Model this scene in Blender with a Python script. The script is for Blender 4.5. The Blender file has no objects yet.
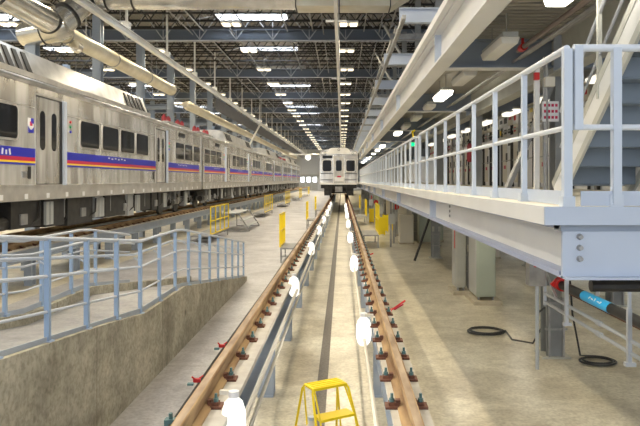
import bpy, math, random
from mathutils import Vector, Matrix
R = random.Random(7)
PI = math.pi
SC = bpy.context.scene
COL = SC.collection

# ---------------------------------------------------------------- camera, world, exposure
CZ = 2.75                                     # eye height above the shop floor
cam_d = bpy.data.cameras.new('camera'); cam = bpy.data.objects.new('camera', cam_d); COL.objects.link(cam)
cam.location = (0, 0, CZ); cam.rotation_euler = (PI/2, 0, 0)
cam_d.sensor_width = 36; cam_d.lens = 622*36/640
cam_d.shift_x = -(342-320)/640; cam_d.shift_y = -(213-180)/640
cam_d.clip_start = 0.05; cam_d.clip_end = 600
SC.camera = cam
SC.view_settings.view_transform = 'Standard'; SC.view_settings.look = 'None'
SC.view_settings.gamma = 1; SC.view_settings.use_curve_mapping = False
SC.view_settings.exposure = 0.38
w = bpy.data.worlds.new('sky'); SC.world = w; w.use_nodes = True
bg = w.node_tree.nodes['Background']; bg.inputs[0].default_value = (0.86, 0.92, 1.0, 1); bg.inputs[1].default_value = 1.15
LAMP_WARM = (1.0, 0.84, 0.58)
E_ROOF_LAMP = 2.0; ROOF_LAMP_W = 620; E_SKYLIGHT = 9; E_PIT = .9; E_MEZZ = 8

# ---------------------------------------------------------------- materials
def mat(name, col, rough=0.6, metal=0.0, col2=None, scale=3.0, stretch=(1,1,1), bump=0.0, bscale=None, emit=None, es=0.0, detail=4, lo=.35, hi=.65, spec=None):
    m = bpy.data.materials.new(name); m.use_nodes = True
    nt = m.node_tree; b = nt.nodes['Principled BSDF']
    b.inputs['Base Color'].default_value = (*col, 1); b.inputs['Roughness'].default_value = rough; b.inputs['Metallic'].default_value = metal
    if spec is not None: b.inputs['Specular IOR Level'].default_value = spec
    if emit: b.inputs['Emission Color'].default_value = (*emit, 1); b.inputs['Emission Strength'].default_value = es
    if col2 or bump:
        tc = nt.nodes.new('ShaderNodeTexCoord'); mp = nt.nodes.new('ShaderNodeMapping'); mp.inputs['Scale'].default_value = stretch
        nt.links.new(tc.outputs['Object'], mp.inputs[0])
        n = nt.nodes.new('ShaderNodeTexNoise'); n.inputs['Scale'].default_value = scale; n.inputs['Detail'].default_value = detail
        nt.links.new(mp.outputs[0], n.inputs['Vector'])
        if col2:
            cr = nt.nodes.new('ShaderNodeValToRGB'); cr.color_ramp.elements[0].color = (*col, 1); cr.color_ramp.elements[1].color = (*col2, 1)
            cr.color_ramp.elements[0].position = lo; cr.color_ramp.elements[1].position = hi
            nt.links.new(n.outputs['Fac'], cr.inputs[0]); nt.links.new(cr.outputs[0], b.inputs['Base Color'])
        if bump:
            n2 = n
            if bscale:
                n2 = nt.nodes.new('ShaderNodeTexNoise'); n2.inputs['Scale'].default_value = bscale; nt.links.new(mp.outputs[0], n2.inputs['Vector'])
            bp = nt.nodes.new('ShaderNodeBump'); bp.inputs['Strength'].default_value = bump; bp.inputs['Distance'].default_value = 0.02
            nt.links.new(n2.outputs['Fac'], bp.inputs['Height']); nt.links.new(bp.outputs[0], b.inputs['Normal'])
    return m

def concrete(name, c1, c2, dark, rough=0.45, s1=.6, joint=None, axis=1, streak=False):
    m = bpy.data.materials.new(name); m.use_nodes = True; nt = m.node_tree; L = nt.links.new
    b = nt.nodes['Principled BSDF']; b.inputs['Roughness'].default_value = rough
    tc = nt.nodes.new('ShaderNodeTexCoord')
    def noise(s, d, st=(1,1,1), dist=0.0):
        mp = nt.nodes.new('ShaderNodeMapping'); mp.inputs['Scale'].default_value = st; L(tc.outputs['Object'], mp.inputs[0])
        n = nt.nodes.new('ShaderNodeTexNoise'); n.inputs['Scale'].default_value = s; n.inputs['Detail'].default_value = d
        n.inputs['Distortion'].default_value = dist; L(mp.outputs[0], n.inputs['Vector']); return n
    def ramp(n, a, z, ca, cb):
        r = nt.nodes.new('ShaderNodeValToRGB'); e = r.color_ramp.elements
        e[0].position = a; e[1].position = z; e[0].color = (*ca, 1); e[1].color = (*cb, 1); L(n.outputs['Fac'], r.inputs[0]); return r
    def mul(a, bb):
        x = nt.nodes.new('ShaderNodeMix'); x.data_type = 'RGBA'; x.blend_type = 'MULTIPLY'; x.inputs[0].default_value = 1
        L(a, x.inputs[6]); L(bb, x.inputs[7]); return x.outputs[2]
    base = ramp(noise(s1, 8), .35, .65, c1, c2)
    fine = ramp(noise(6, 9, (1,1,1), .3), .30, .62, tuple(.55+.45*v for v in dark), (1,1,1))
    out = mul(base.outputs[0], fine.outputs[0])
    mott = ramp(noise(.9, 10, dist=.8), .32, .56, tuple(.35+.65*v for v in dark), (1,1,1))
    out = mul(out, mott.outputs[0])
    grain = ramp(noise(22, 10, (1,1,1), .4), .30, .60, tuple(.45+.5*v for v in dark), (1,1,1)); out = mul(out, grain.outputs[0])
    if streak:
        st = ramp(noise(2.5, 5, (1, 1, .1)), .3, .7, (.82,.82,.82), (1,1,1)); out = mul(out, st.outputs[0])
        hole = noise(5, 1, (1, 1, .6)); hr = ramp(hole, .20, .23, (.4,.37,.33), (1,1,1)); out = mul(out, hr.outputs[0])
    if joint:
        sp = nt.nodes.new('ShaderNodeSeparateXYZ'); L(tc.outputs['Object'], sp.inputs[0])
        md = nt.nodes.new('ShaderNodeMath'); md.operation = 'PINGPONG'; md.inputs[1].default_value = joint/2; L(sp.outputs[axis], md.inputs[0])
        gt = nt.nodes.new('ShaderNodeMath'); gt.operation = 'GREATER_THAN'; gt.inputs[1].default_value = .008; L(md.outputs[0], gt.inputs[0])
        r = nt.nodes.new('ShaderNodeValToRGB'); r.color_ramp.elements[0].color = (.5,.47,.42,1); r.color_ramp.elements[1].color = (1,1,1,1)
        L(gt.outputs[0], r.inputs[0]); out = mul(out, r.outputs[0])
    L(out, b.inputs['Base Color'])
    bp = nt.nodes.new('ShaderNodeBump'); bp.inputs['Strength'].default_value = .12; bp.inputs['Distance'].default_value = .01
    L(noise(18, 6).outputs['Fac'], bp.inputs['Height']); L(bp.outputs[0], b.inputs['Normal'])
    return m

def corrugated(name, c, scale, axis, rough=.5, strength=.8, metal=0.0):
    m = mat(name, c, rough, metal); nt = m.node_tree; L = nt.links.new
    tc = nt.nodes.new('ShaderNodeTexCoord'); wv = nt.nodes.new('ShaderNodeTexWave'); wv.bands_direction = axis
    wv.inputs['Scale'].default_value = scale; L(tc.outputs['Object'], wv.inputs['Vector'])
    bp = nt.nodes.new('ShaderNodeBump'); bp.inputs['Strength'].default_value = strength; bp.inputs['Distance'].default_value = .05
    L(wv.outputs['Fac'], bp.inputs['Height']); L(bp.outputs[0], nt.nodes['Principled BSDF'].inputs['Normal'])
    return m

M = dict(
 floor_w = concrete('warm_concrete', (.62,.57,.44), (.78,.735,.59), (.54,.50,.44), .30, joint=6.1),
 floor_g = concrete('grey_concrete', (.44,.43,.435), (.57,.56,.555), (.56,.54,.53), .35, joint=4.6),
 wallc = concrete('board_formed_concrete', (.44,.41,.33), (.66,.62,.50), (.42,.40,.35), .75, 1.3, joint=2.4, streak=True),
 rampc = concrete('ramp_concrete', (.27,.27,.275), (.38,.375,.37), (.6,.6,.6), .6),
 deck = mat('deck_concrete', (.70,.66,.55), .6, col2=(.80,.76,.66)),
 paint = mat('grey_blue_steel_paint', (.50,.56,.67), .42, col2=(.54,.60,.70), scale=1.2),
 rail_blue = mat('pale_blue_rail_paint', (.58,.64,.73), .4),
 rblue = mat('blue_ramp_rail_paint', (.30,.41,.58), .4), rgrey = mat('grey_ramp_rail_paint', (.50,.54,.60), .35),
 flange = mat('shaded_flange_paint', (.36,.40,.53), .45), brown = mat('brown_pipe_paint', (.16,.12,.10), .4), shaft = mat('column_shaft_paint', (.24,.25,.25), .5, col2=(.30,.31,.31)), galv = mat('galvanised_rod', (.52,.55,.60), .35, .5),
 rail_pale = mat('pale_rail_paint', (.70,.74,.80), .35),
 white_st = mat('off_white_steel_paint', (.78,.78,.76), .4, col2=(.70,.70,.69), scale=.8),
 post = mat('post_paint', (.33,.38,.46), .5, col2=(.38,.43,.50)),
 col = mat('column_paint', (.27,.32,.40), .5),
 colw = mat('warm_column_paint', (.44,.44,.40), .5, col2=(.50,.50,.45)),
 girder = mat('girder_paint', (.14,.17,.22), .5),
 black = mat('joist_black', (.018,.018,.02), .6),
 dark = mat('dark_metal', (.012,.012,.014), .5, col2=(.035,.033,.03), scale=4),
 midst = mat('mid_steel', (.28,.28,.28), .45, .4, col2=(.4,.4,.39), scale=5),
 rust = mat('rust_rail', (.24,.135,.06), .7, .05, col2=(.50,.34,.17), scale=6, stretch=(1,.25,1), bump=.3),
 railtop = mat('worn_rail_steel', (.24,.16,.10), .55, .2, col2=(.50,.38,.26), scale=9, stretch=(1,.2,1)),
 plate = mat('grout_plate', (.52,.48,.42), .6, col2=(.63,.60,.53), scale=6),
 clip = mat('rusty_clip', (.11,.045,.03), .7, col2=(.20,.08,.045), scale=20),
 bolt = mat('green_bolt', (.13,.24,.25), .4, .4),
 yellow = mat('safety_yellow', (.95,.72,.01), .4),
 red = mat('red_paint', (.60,.02,.02), .4),
 redr = mat('dark_red', (.25,.02,.03), .5),
 blue = mat('tape_blue', (.02,.42,.85), .4),
 white = mat('white_paint', (.85,.85,.85), .4),
 refl = mat('white_reflector', (.9,.9,.9), .3),
 sblue = mat('stripe_blue', (.015,.02,.45), .35),
 sred = mat('stripe_red', (.55,.006,.07), .35),
 syel = mat('stripe_yellow', (.9,.65,.03), .3),
 glass = mat('tinted_glass', (.012,.013,.015), .04, 0, spec=.2),
 gasket = mat('black_gasket', (.02,.02,.02), .5),
 steel = mat('stainless_steel', (.50,.47,.42), .26, .7, col2=(.97,.95,.90), scale=1.3, stretch=(1.4,1.4,.25), bump=.3, lo=.41, hi=.59),  # pale blotches in the colour stand in for white highlights on the steel
 steel2 = mat('stainless_sill', (.52,.50,.47), .38, .6, col2=(.64,.62,.58), scale=3, stretch=(2,1,1)),
 steelroof = mat('roof_steel', (.40,.40,.39), .3, .85, col2=(.66,.65,.63), scale=1.6, bump=.12),
 duct = mat('galvanised_duct', (.62,.60,.55), .22, .85, col2=(.80,.78,.72), scale=2, bump=.15),
 ductb = mat('beige_duct', (.62,.56,.42), .4, .3, col2=(.72,.67,.54), scale=1.5),
 wallp = corrugated('wall_panel', (.60,.61,.62), 1.6, 'X', .5, .5),
 roofd = corrugated('roof_deck', (.27,.255,.23), 1.6, 'X', .5, 1.0),
 mezzd = corrugated('mezzanine_deck', (.40,.38,.33), 1.9, 'Y', .4, 1.0, .3),
 green = mat('grey_green_cabinet', (.37,.41,.33), .5, col2=(.41,.45,.37), scale=1),
 cream = mat('cream_enamel', (.72,.68,.58), .5),
 greyc = mat('grey_enamel', (.45,.46,.45), .5),
 pad = mat('plinth_concrete', (.42,.37,.27), .7, col2=(.52,.46,.35), scale=6),
 hose = mat('black_hose', (.03,.03,.03), .5),
 grate = mat('drain_grate', (.09,.075,.06), .6, col2=(.15,.13,.10), scale=40),
 lens = mat('lamp_lens', (.9,.85,.7), .4, emit=LAMP_WARM, es=E_ROOF_LAMP),
 lensm = mat('strip_lamp_lens', (.9,.88,.8), .4, emit=(1,.93,.78), es=E_MEZZ),
 lensp = mat('pit_lamp_lens', (.95,.95,.92), .4, emit=(1,.97,.9), es=E_PIT),
 lensfill = mat('fill_glow_lens', (.80,.78,.72), .35, emit=(1,.93,.78), es=1.0),  # added glow for the far strip lamp row, to brighten the storage
 lensoff = mat('unlit_lens', (.80,.78,.72), .35),
 sky = mat('skylight_dome', (.9,.93,1), .4, emit=(.86,.93,1.0), es=E_SKYLIGHT),
 stair = mat('stair_paint', (.16,.20,.25), .45),
 winlit = mat('door_window_daylight', (.9,.93,1), .4, emit=(.9,.95,1.0), es=3),
 headl = mat('headlamp_glass', (.8,.8,.78), .1),
 signoff = mat('green_lens', (.0,.25,.09), .4),
 sign = mat('exit_green', (.0,.5,.15), .4, emit=(.0,1,.3), es=1.2),
)

# ---------------------------------------------------------------- mesh builder
def wo(o):
    v = Vector((0,0,0))
    while o is not None: v += o.location; o = o.parent
    return v
class MB:
    def __init__(s): s.v = []; s.f = []
    def add(s, vs, fs):
        n = len(s.v); s.v += [tuple(v) for v in vs]; s.f += [tuple(i+n for i in f) for f in fs]; return s
    def box(s, x0, x1, y0, y1, z0, z1):
        return s.add([(x0,y0,z0),(x1,y0,z0),(x1,y1,z0),(x0,y1,z0),(x0,y0,z1),(x1,y0,z1),(x1,y1,z1),(x0,y1,z1)],
                     [(0,3,2,1),(4,5,6,7),(0,1,5,4),(1,2,6,5),(2,3,7,6),(3,0,4,7)])
    def cbox(s, x, y, z, a, b, c): return s.box(x-a/2,x+a/2,y-b/2,y+b/2,z-c/2,z+c/2)
    def bar(s, p, q, a, b=None, up=(0,0,1)):
        p = Vector(p); q = Vector(q); b = b or a; d = (q-p).normalized(); u = Vector(up)
        if abs(d.dot(u)) > .99: u = Vector((0,1,0))
        r = d.cross(u).normalized()*a/2; t = r.cross(d).normalized()*b/2
        vs = [p-r-t,p+r-t,p+r+t,p-r+t,q-r-t,q+r-t,q+r+t,q-r+t]
        return s.add(vs, [(0,1,2,3),(7,6,5,4),(0,4,5,1),(1,5,6,2),(2,6,7,3),(3,7,4,0)])
    def tube(s, pts, r, n=8, cap=True):
        pts = [Vector(p) for p in pts]; rings = []; u = None
        for i, p in enumerate(pts):
            d = (pts[min(i+1,len(pts)-1)] - pts[max(i-1,0)]).normalized()
            if u is None:
                u = Vector((0,0,1)) if abs(d.z) < .9 else Vector((1,0,0))
            u = (u - d*u.dot(d)).normalized(); w_ = d.cross(u)
            rr = r[i] if isinstance(r, (list,tuple)) else r
            rings.append([p + (u*math.cos(2*PI*k/n) + w_*math.sin(2*PI*k/n))*rr for k in range(n)])
        vs = [v for g in rings for v in g]; fs = []
        for i in range(len(rings)-1):
            for k in range(n):
                a = i*n+k; b = i*n+(k+1)%n; fs.append((a, b, b+n, a+n))
        if cap: fs.append(tuple(reversed(range(n)))); fs.append(tuple((len(rings)-1)*n+k for k in range(n)))
        return s.add(vs, fs)
    def ext(s, prof, y0, y1, axis='y', close=True):
        """profile of (x,z) pairs swept along y, or (y,z) pairs swept along x"""
        n = len(prof)
        if axis == 'y': vs = [(a,y0,c) for a,c in prof] + [(a,y1,c) for a,c in prof]
        elif axis == 'x': vs = [(y0,a,c) for a,c in prof] + [(y1,a,c) for a,c in prof]
        else: vs = [(a,c,y0) for a,c in prof] + [(a,c,y1) for a,c in prof]
        fs = [(k,(k+1)%n,n+(k+1)%n,n+k) for k in range(n if close else n-1)]
        if close: fs += [tuple(reversed(range(n))), tuple(range(n,2*n))]
        return s.add(vs, fs)
    def ibeam(s, x, z0, z1, wd, y0, y1, tf=.025, tw=.015):
        s.box(x-wd/2,x+wd/2,y0,y1,z0,z0+tf); s.box(x-wd/2,x+wd/2,y0,y1,z1-tf,z1); return s.box(x-tw/2,x+tw/2,y0,y1,z0+tf,z1-tf)
    def ibeamx(s, y, z0, z1, wd, x0, x1, tf=.025, tw=.015):
        s.box(x0,x1,y-wd/2,y+wd/2,z0,z0+tf); s.box(x0,x1,y-wd/2,y+wd/2,z1-tf,z1); return s.box(x0,x1,y-tw/2,y+tw/2,z0+tf,z1-tf)
    def icol(s, x, y, z0, z1, a=.3, b=.3, t=.02):
        s.box(x-a/2,x+a/2,y-b/2,y-b/2+t,z0,z1); s.box(x-a/2,x+a/2,y+b/2-t,y+b/2,z0,z1); return s.box(x-t/2,x+t/2,y-b/2+t,y+b/2-t,z0,z1)
    def build(s, name, m, parent=None, bevel=0, flat=False):
        off = wo(parent) if parent is not None else Vector((0,0,0))
        me = bpy.data.meshes.new(name); me.from_pydata([(v[0]-off.x, v[1]-off.y, v[2]-off.z) for v in s.v], [], s.f)
        me.materials.append(M[m]); me.update()
        import bmesh
        bm = bmesh.new(); bm.from_mesh(me); bmesh.ops.recalc_face_normals(bm, faces=bm.faces)
        if bevel: bmesh.ops.bevel(bm, geom=list(bm.edges), offset=bevel, segments=2, affect='EDGES', profile=.5)
        bm.to_mesh(me); bm.free()
        if not flat:
            me.polygons.foreach_set('use_smooth', [True]*len(me.polygons)); me.set_sharp_from_angle(angle=.6)
        o = bpy.data.objects.new(name, me); COL.objects.link(o)
        if parent is not None: o.parent = parent
        return o

def rrect(cx, cz, w_, h, r, n=3):
    out = []
    for (sx, sz, a0) in ((1,1,0),(-1,1,90),(-1,-1,180),(1,-1,270)):
        for k in range(n+1):
            a = math.radians(a0+90*k/n); out.append((cx+sx*(w_/2-r)+r*math.cos(a), cz+sz*(h/2-r)+r*math.sin(a)))
    return out

def thing(name, label, cat, loc=(0,0,0), rz=0, group=None):
    o = bpy.data.objects.new(name, None); COL.objects.link(o); o.location = loc; o.rotation_euler = (0,0,rz)
    o.empty_display_size = .1
    return tag(o, label, cat, group)
def tag(o, label, cat, group=None, kind=None):
    o['label'] = label; o['category'] = cat
    if group: o['group'] = group
    if kind: o['kind'] = kind
    return o
def struct(o, label=None, cat=None):
    o['kind'] = 'structure'
    if label: o['label'] = label; o['category'] = cat or 'structure'
    return o
KIDS = {}
def copy_tree(o, parent=None):
    c = o.copy(); COL.objects.link(c)
    if parent is not None: c.parent = parent
    for ch in [x for x in o.children]: copy_tree(ch, c)
    return c
class Proto:
    """hands out the first object itself, then copies"""
    def __init__(s, o): s.o = o; s.n = 0
    def put(s, loc, label, rz=None, group=None):
        o = s.o if s.n == 0 else copy_tree(s.o); s.n += 1
        o.location = loc; o['label'] = label
        if rz is not None: o.rotation_euler = (0,0,rz)
        if group: o['group'] = group
        return o
_ones = 'first second third fourth fifth sixth seventh eighth ninth tenth eleventh twelfth thirteenth fourteenth fifteenth sixteenth seventeenth eighteenth nineteenth'.split()
_tens = {2:'twenty',3:'thirty',4:'forty',5:'fifty',6:'sixty',7:'seventy',8:'eighty',9:'ninety'}
def nth(n):
    if n < 20: return _ones[n-1]
    if n % 10 == 0: return _tens[n//10][:-1]+'ieth'
    return _tens[n//10]+'-'+_ones[n%10-1]

# ================================================================ THE SETTING
struct(MB().box(-1.18, 14, -8, 165, -.2, 0).build('floor', 'floor_w'))
struct(MB().box(-7.35, -1.18, -8, 165, -.2, 0).build('floor_left', 'floor_g'))
struct(MB().box(-34, -7.35, -8, 165, -.2, 0).build('floor_far_left', 'floor_w'))
struct(MB().box(-34, 14, 165, 165.3, 0, 12).build('wall_back', 'wallp'))
struct(MB().box(-34.3, -34, -8, 165, 0, 12).build('wall_left', 'wallp'))
struct(MB().box(14, 14.3, -8, 165, 0, 12).build('wall_right', 'wallp'))
RZ = 11.9
SKY_X = (-31.5, -18.2, -4.9, 8.4)
SKY_Y = [34.0+8.25*k for k in range(-4, 16)]
cm = MB()                                       # the roof deck, open where the skylights sit
xs = [-34.3]
for sx in SKY_X: xs += [sx-1.95, sx+1.95]
xs.append(14.3)
for i in range(len(xs)-1):
    if i % 2 == 0: cm.box(xs[i], xs[i+1], -8, 165, RZ, RZ+.2)
    else:
        y = -8
        for sy in SKY_Y:
            cm.box(xs[i], xs[i+1], y, sy-.9, RZ, RZ+.2); y = sy+.9
        cm.box(xs[i], xs[i+1], y, 165, RZ, RZ+.2)
struct(cm.build('ceiling', 'roofd'))
t0 = thing('skylight', 'white rectangular roof skylight', 'skylight', (0,0,0), group='roof skylights')
MB().box(-1.95,1.95,-.9,.9,.16,.2).build('dome', 'sky', t0)
MB().box(-1.95,-1.9,-.9,.9,-.25,.16).box(1.9,1.95,-.9,.9,-.25,.16).box(-1.9,1.9,-.9,-.85,-.25,.16).box(-1.9,1.9,.85,.9,-.25,.16).build('curb', 'white', t0)
P = Proto(t0)
for j, sx in enumerate(SKY_X):
    row = ['row above the far left wall', 'row behind the ducts on the left', 'row between the parked train and the pit track', 'row above the right wall'][j]
    for i, sy in enumerate(SKY_Y): P.put((sx, sy, RZ), f'white rectangular roof skylight, {nth(i+1)} of the {row}')

# far doors with lit windows
for i in range(6):
    x = -15.3 + i*1.62
    d = struct(MB().box(x-.75, x+.75, 164.9, 165.0, 0, 4.2).build(f'door_{i+1}', 'greyc'))
    MB().box(x-.5, x+.5, 164.86, 164.9, 2.2, 3.5).build('pane', 'winlit', d)

# ---------------------------------------------------------------- roof joists
jt = MB(); X0, X1 = -33.8, 13.8
zt, zb = 11.85, 10.95
jt.box(X0,X1,-.05,.05,zt-.07,zt).box(X0,X1,-.05,.05,zb,zb+.07)
n = 40; dx = (X1-X0)/n
for k in range(n):
    a = X0+k*dx; b = a+dx
    jt.bar((a,0,zb+.05),(a+dx/2,0,zt-.05),.045); jt.bar((a+dx/2,0,zt-.05),(b,0,zb+.05),.045)
j0 = jt.build('roof_joist', 'black', flat=True); tag(j0, '', 'roof joist', 'black open-web roof joists')
P = Proto(j0); k = 0; y = 20.0
GY = [34.2+12.2*i for i in range(-2, 11)]
while y < 163:
    if min(abs(y-g) for g in GY) > .4:
        k += 1; P.put((0, y, 0), f'black open-web roof joist spanning the shop, {nth(k)} from the near end')
    y += 2.05 if y > 60 else 1.53
g0 = thing('roof_girder', '', 'roof girder', group='grey-blue roof girders')
MB().ibeamx(0, 10.38, 11.0, .32, X0, X1, .03).build('beam', 'girder', g0)
gm = MB()
for k in range(24):
    a = X0+k*2; gm.bar((a,-.12,10.45),(a+1,-.12,11.8),.05); gm.bar((a+1,-.12,11.8),(a+2,-.12,10.45),.05); gm.bar((a,-.12,10.45),(a,-.12,11.8),.04)
gm.box(X0,X1,-.2,-.1,10.36,10.42)
gm.build('web_bracing', 'galv', g0, flat=True)
P = Proto(g0)
for i, y in enumerate(GY): P.put((0,y,0), f'grey-blue roof girder with white diagonal bracing, {nth(i+1)} from the near end')
for i, x in enumerate((-27,-21.5,-14.5,-12.2,-7.6,-3.0,-1.6,1.2,2.6,5.5)):
    o = MB().box(x-.03,x+.03,20,164,10.9,10.95).build('bridging_bar', 'midst', flat=True)
    tag(o, f'thin grey bridging bar running along under the roof joists, {nth(i+1)} from the left wall', 'roof bar', 'bridging bars under the roof joists')
for i, x in enumerate((-13.2,-8.2,-5.9,-1.0,2.0)):
    m = MB()
    for q in range(16):
        y = 24+q*8.2; m.bar((x,y,10.95),(x+1.6,y+2,11.85),.035); m.bar((x,y+4,11.8),(x-1.4,y+6,10.95),.035)
    m.tube([(x,20,10.75),(x,160,10.75)],.03,6)
    tag(m.build('roof_conduit','midst'), f'pale conduit with diagonal stays under the roof, {nth(i+1)} from the left', 'conduit', 'conduits under the roof')

# ---------------------------------------------------------------- roof lamps
l0 = thing('roof_lamp', '', 'ceiling lamp', group='warm hanging roof lamps')
MB().box(-.46,.46,-.32,.32,.06,.16).build('housing', 'white', l0)
for sx in (-1, 1):
    MB().box(sx*.24-.16, sx*.24+.16, -.28, .28, .02, .06).build('lens', 'lens', l0)
MB().box(-.02,.02,-.02,.02,.16,.85).build('stem', 'midst', l0)
ld = bpy.data.lights.new('lamp_light', 'SPOT'); ld.energy = ROOF_LAMP_W; ld.color = LAMP_WARM; ld.spot_size = math.radians(165); ld.spot_blend = .7; ld.shadow_soft_size = .02
lo_ = bpy.data.objects.new('lamp_light', ld); COL.objects.link(lo_); lo_.parent = l0; lo_.location = (0,0,-.02)
P = Proto(l0)
for x, row in ((.3,'row over the pit track'),(-5.3,'row between the train and the pit track'),(-10.6,'row over the parked train'),(-15.9,'row left of the parked train'),(-24,'row near the left wall')):
    for i in range(25):
        y = 29.7+6.1*(i-4)
        P.put((x+.05*math.sin(i*2.3), y, 10.12), f'warm glowing roof lamp, {nth(i+1)} of the {row}')

# ---------------------------------------------------------------- tall columns left of the parked train
c0 = thing('steel_column', '', 'column', group='grey columns behind the parked train')
MB().icol(0,0,0,10.9,.38,.38,.03).build('shaft', 'col', c0)
MB().box(-.3,.3,-.3,.3,0,.04).build('base_plate', 'col', c0)
P = Proto(c0)
for i in range(16): P.put((-11.3, 22.7+6.1*i, 0), f'grey steel column rising behind the parked train, {nth(i+1)} from the near end')
m = MB()
for x in (-20.0,):
    for i in range(12): m
P2 = None
c1 = tag(MB().icol(0,0,0,10.9,.38,.38,.03).build('steel_column', 'col'), '', 'column', 'grey columns far left'); P2 = Proto(c1)
for i in range(12): P2.put((-19.5, 24+10*i, 0), f'grey steel column in the row far left beyond the train, {nth(i+1)} from the near end')
for i in range(10):
    o = MB().ibeamx(28+12*i, 7.3, 7.6, .25, -33.9, -11.3).build('cross_beam', 'girder')
    tag(o, f'grey-blue cross beam behind the parked train, {nth(i+1)} from the near end', 'beam', 'cross beams left of the train')

# ================================================================ DUCTS
def arc(c, r, a0, a1, u, v, n=8):
    c = Vector(c); u = Vector(u); v = Vector(v)
    return [c + u*r*math.cos(math.radians(a0+(a1-a0)*k/n)) + v*r*math.sin(math.radians(a0+(a1-a0)*k/n)) for k in range(n+1)]
t = thing('ventilation_duct', 'large silver round ventilation duct crossing under the roof with elbow down to left junction', 'duct', (-10.5,22.5,8.3))
MB().tube([(-8.9,23.6,9.72),(-1.75,23.6,9.72)], .5, 24).build('cross_pipe', 'duct', t)
MB().tube([(-8.9,23.6,9.72),(-9.25,23.5,9.66),(-9.55,23.3,9.48),(-9.85,23.0,9.1),(-10.05,22.75,8.7),(-10.25,22.5,8.35)], .47, 24).build('elbow', 'duct', t)
MB().tube([(-11.6,22.6,8.0),(-10.9,22.5,8.1),(-10.2,22.4,8.2),(-9.85,22.4,8.3)], [.40,.46,.46,.40], 24).build('junction', 'duct', t)
for p, q in (((-8.9,23.6,9.72),(-8.84,23.6,9.72)), ((-7.9,23.6,9.72),(-7.84,23.6,9.72)), ((-9.62,23.26,9.42),(-9.66,23.2,9.36)), ((-10.0,22.8,8.8),(-10.04,22.75,8.74))):
    MB().tube([p,q], .53, 24).build('flange', 'dark', t)
MB().tube([(-10.75,22.5,8.12),(-10.8,22.5,8.11)], .49, 24).build('flange', 'dark', t)
m = MB(); m.tube([(-6,23.6,10.2),(-6,23.6,11.8)],.02,6).tube([(-3,23.6,10.2),(-3,23.6,11.8)],.02,6).build('hanger', 'midst', t)
t = thing('beige_duct', 'beige flanged duct with tapered right end crossing under the roof', 'duct', (0,23.6,9.72))
MB().ext([(-1.72,9.22),(1.85,9.22),(2.6,9.7),(2.6,10.22),(-1.72,10.22)], 23.1, 24.1).build('body', 'ductb', t)
for x in (-1.72, -.1, 1.8): MB().box(x-.02,x+.02,23.06,24.14,9.18,10.26).build('flange', 'dark', t)
MB().tube([(0,23.6,10.2),(0,23.6,11.8)],.02,6).tube([(2,23.6,10.2),(2,23.6,11.8)],.02,6).build('hanger', 'midst', t)
t = thing('supply_duct', 'big round silver duct coming towards the viewer above the parked train', 'duct', (-10.35,10,8.35))
MB().tube([(-10.35,9,8.35),(-10.35,21.9,8.35)], .42, 28).build('pipe', 'duct', t)
for y in (14.5, 18.4, 21.9): MB().tube([(-10.35,y,8.35),(-10.35,y+.06,8.35)], .45, 28).build('flange', 'dark', t)
MB().tube([(-10.35,12,8.7),(-10.35,12,11.8)],.02,6).tube([(-10.35,20,8.7),(-10.35,20,11.8)],.02,6).build('hanger', 'midst', t)
t = thing('return_duct', 'long slim pale duct running back over the parked train', 'duct', (-10.7,22,8.4))
MB().tube([(-10.7,22.3,8.38),(-10.7,39,8.38)], .34, 20).build('pipe', 'ductb', t)
for y in (24,29,34,38.9): MB().tube([(-10.7,y,8.38),(-10.7,y+.06,8.38)], .37, 20).build('flange', 'midst', t)
MB().tube([(-10.35,24.0,7.95),(-10.3,24.3,7.9)], .22, 14).build('inspection_cap', 'duct', t)
MB().tube([(-10.7,26,8.7),(-10.7,26,11.8)],.02,6).tube([(-10.7,35,8.7),(-10.7,35,11.8)],.02,6).build('hanger', 'midst', t)
t = thing('exhaust_duct', 'pale duct continuing along the parked train towards the back wall', 'duct', (-10.4,44,7.9))
MB().tube([(-10.4,41.2,7.75),(-10.4,42,7.75),(-10.4,140,7.75)], [.2,.3,.3], 14).build('pipe', 'ductb', t)
MB().tube([(-10.4,42.0,7.75),(-10.4,42.06,7.75)], .31, 14).tube([(-10.4,60,7.75),(-10.4,60.06,7.75)], .36, 14).build('flange', 'ductb', t)
m = MB()
for y in range(44, 140, 8): MB().tube([(-10.4,y,8),(-10.4,y,11.8)],.02,5).build('hanger', 'midst', t)

# crane runway over the parked train track
t = thing('crane_runway', 'long white runway beam hung high above the parked train', 'runway beam', (-9,8,8.9))
MB().ibeam(-9.0, 8.82, 9.08, .2, 6, 160).build('beam', 'white_st', t)
m = MB()
for k in range(24):
    y = 26+k*6; MB().bar((-9,y,9.08),(-9,y,11.8),.09).bar((-9.15,y,9.2),(-8.85,y,9.2),.2,.25).build('hanger', 'white_st', t, flat=True)
t = thing('festoon_track', 'dark cable festoon band hanging below the runway beam', 'cable track', (-9,44,8.4))
MB().box(-9.06,-8.94,44,158,7.75,8.6).build('band', 'dark', t)
m = MB()
for k in range(12): MB().bar((-9,46+k*10,8.6),(-9,46+k*10,8.85),.05).build('hanger', 'midst', t)
t = thing('diagonal_prop', 'white slanting prop beside the runway beam', 'prop', (-8.9,62,7)); MB().bar((-8.2,63,8.6),(-9.9,66,6.3),.13).build('rod','white_st',t); MB().bar((-8.2,63,8.6),(-8.2,63,11.8),.05).build('hanger','white_st',t)

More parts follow.
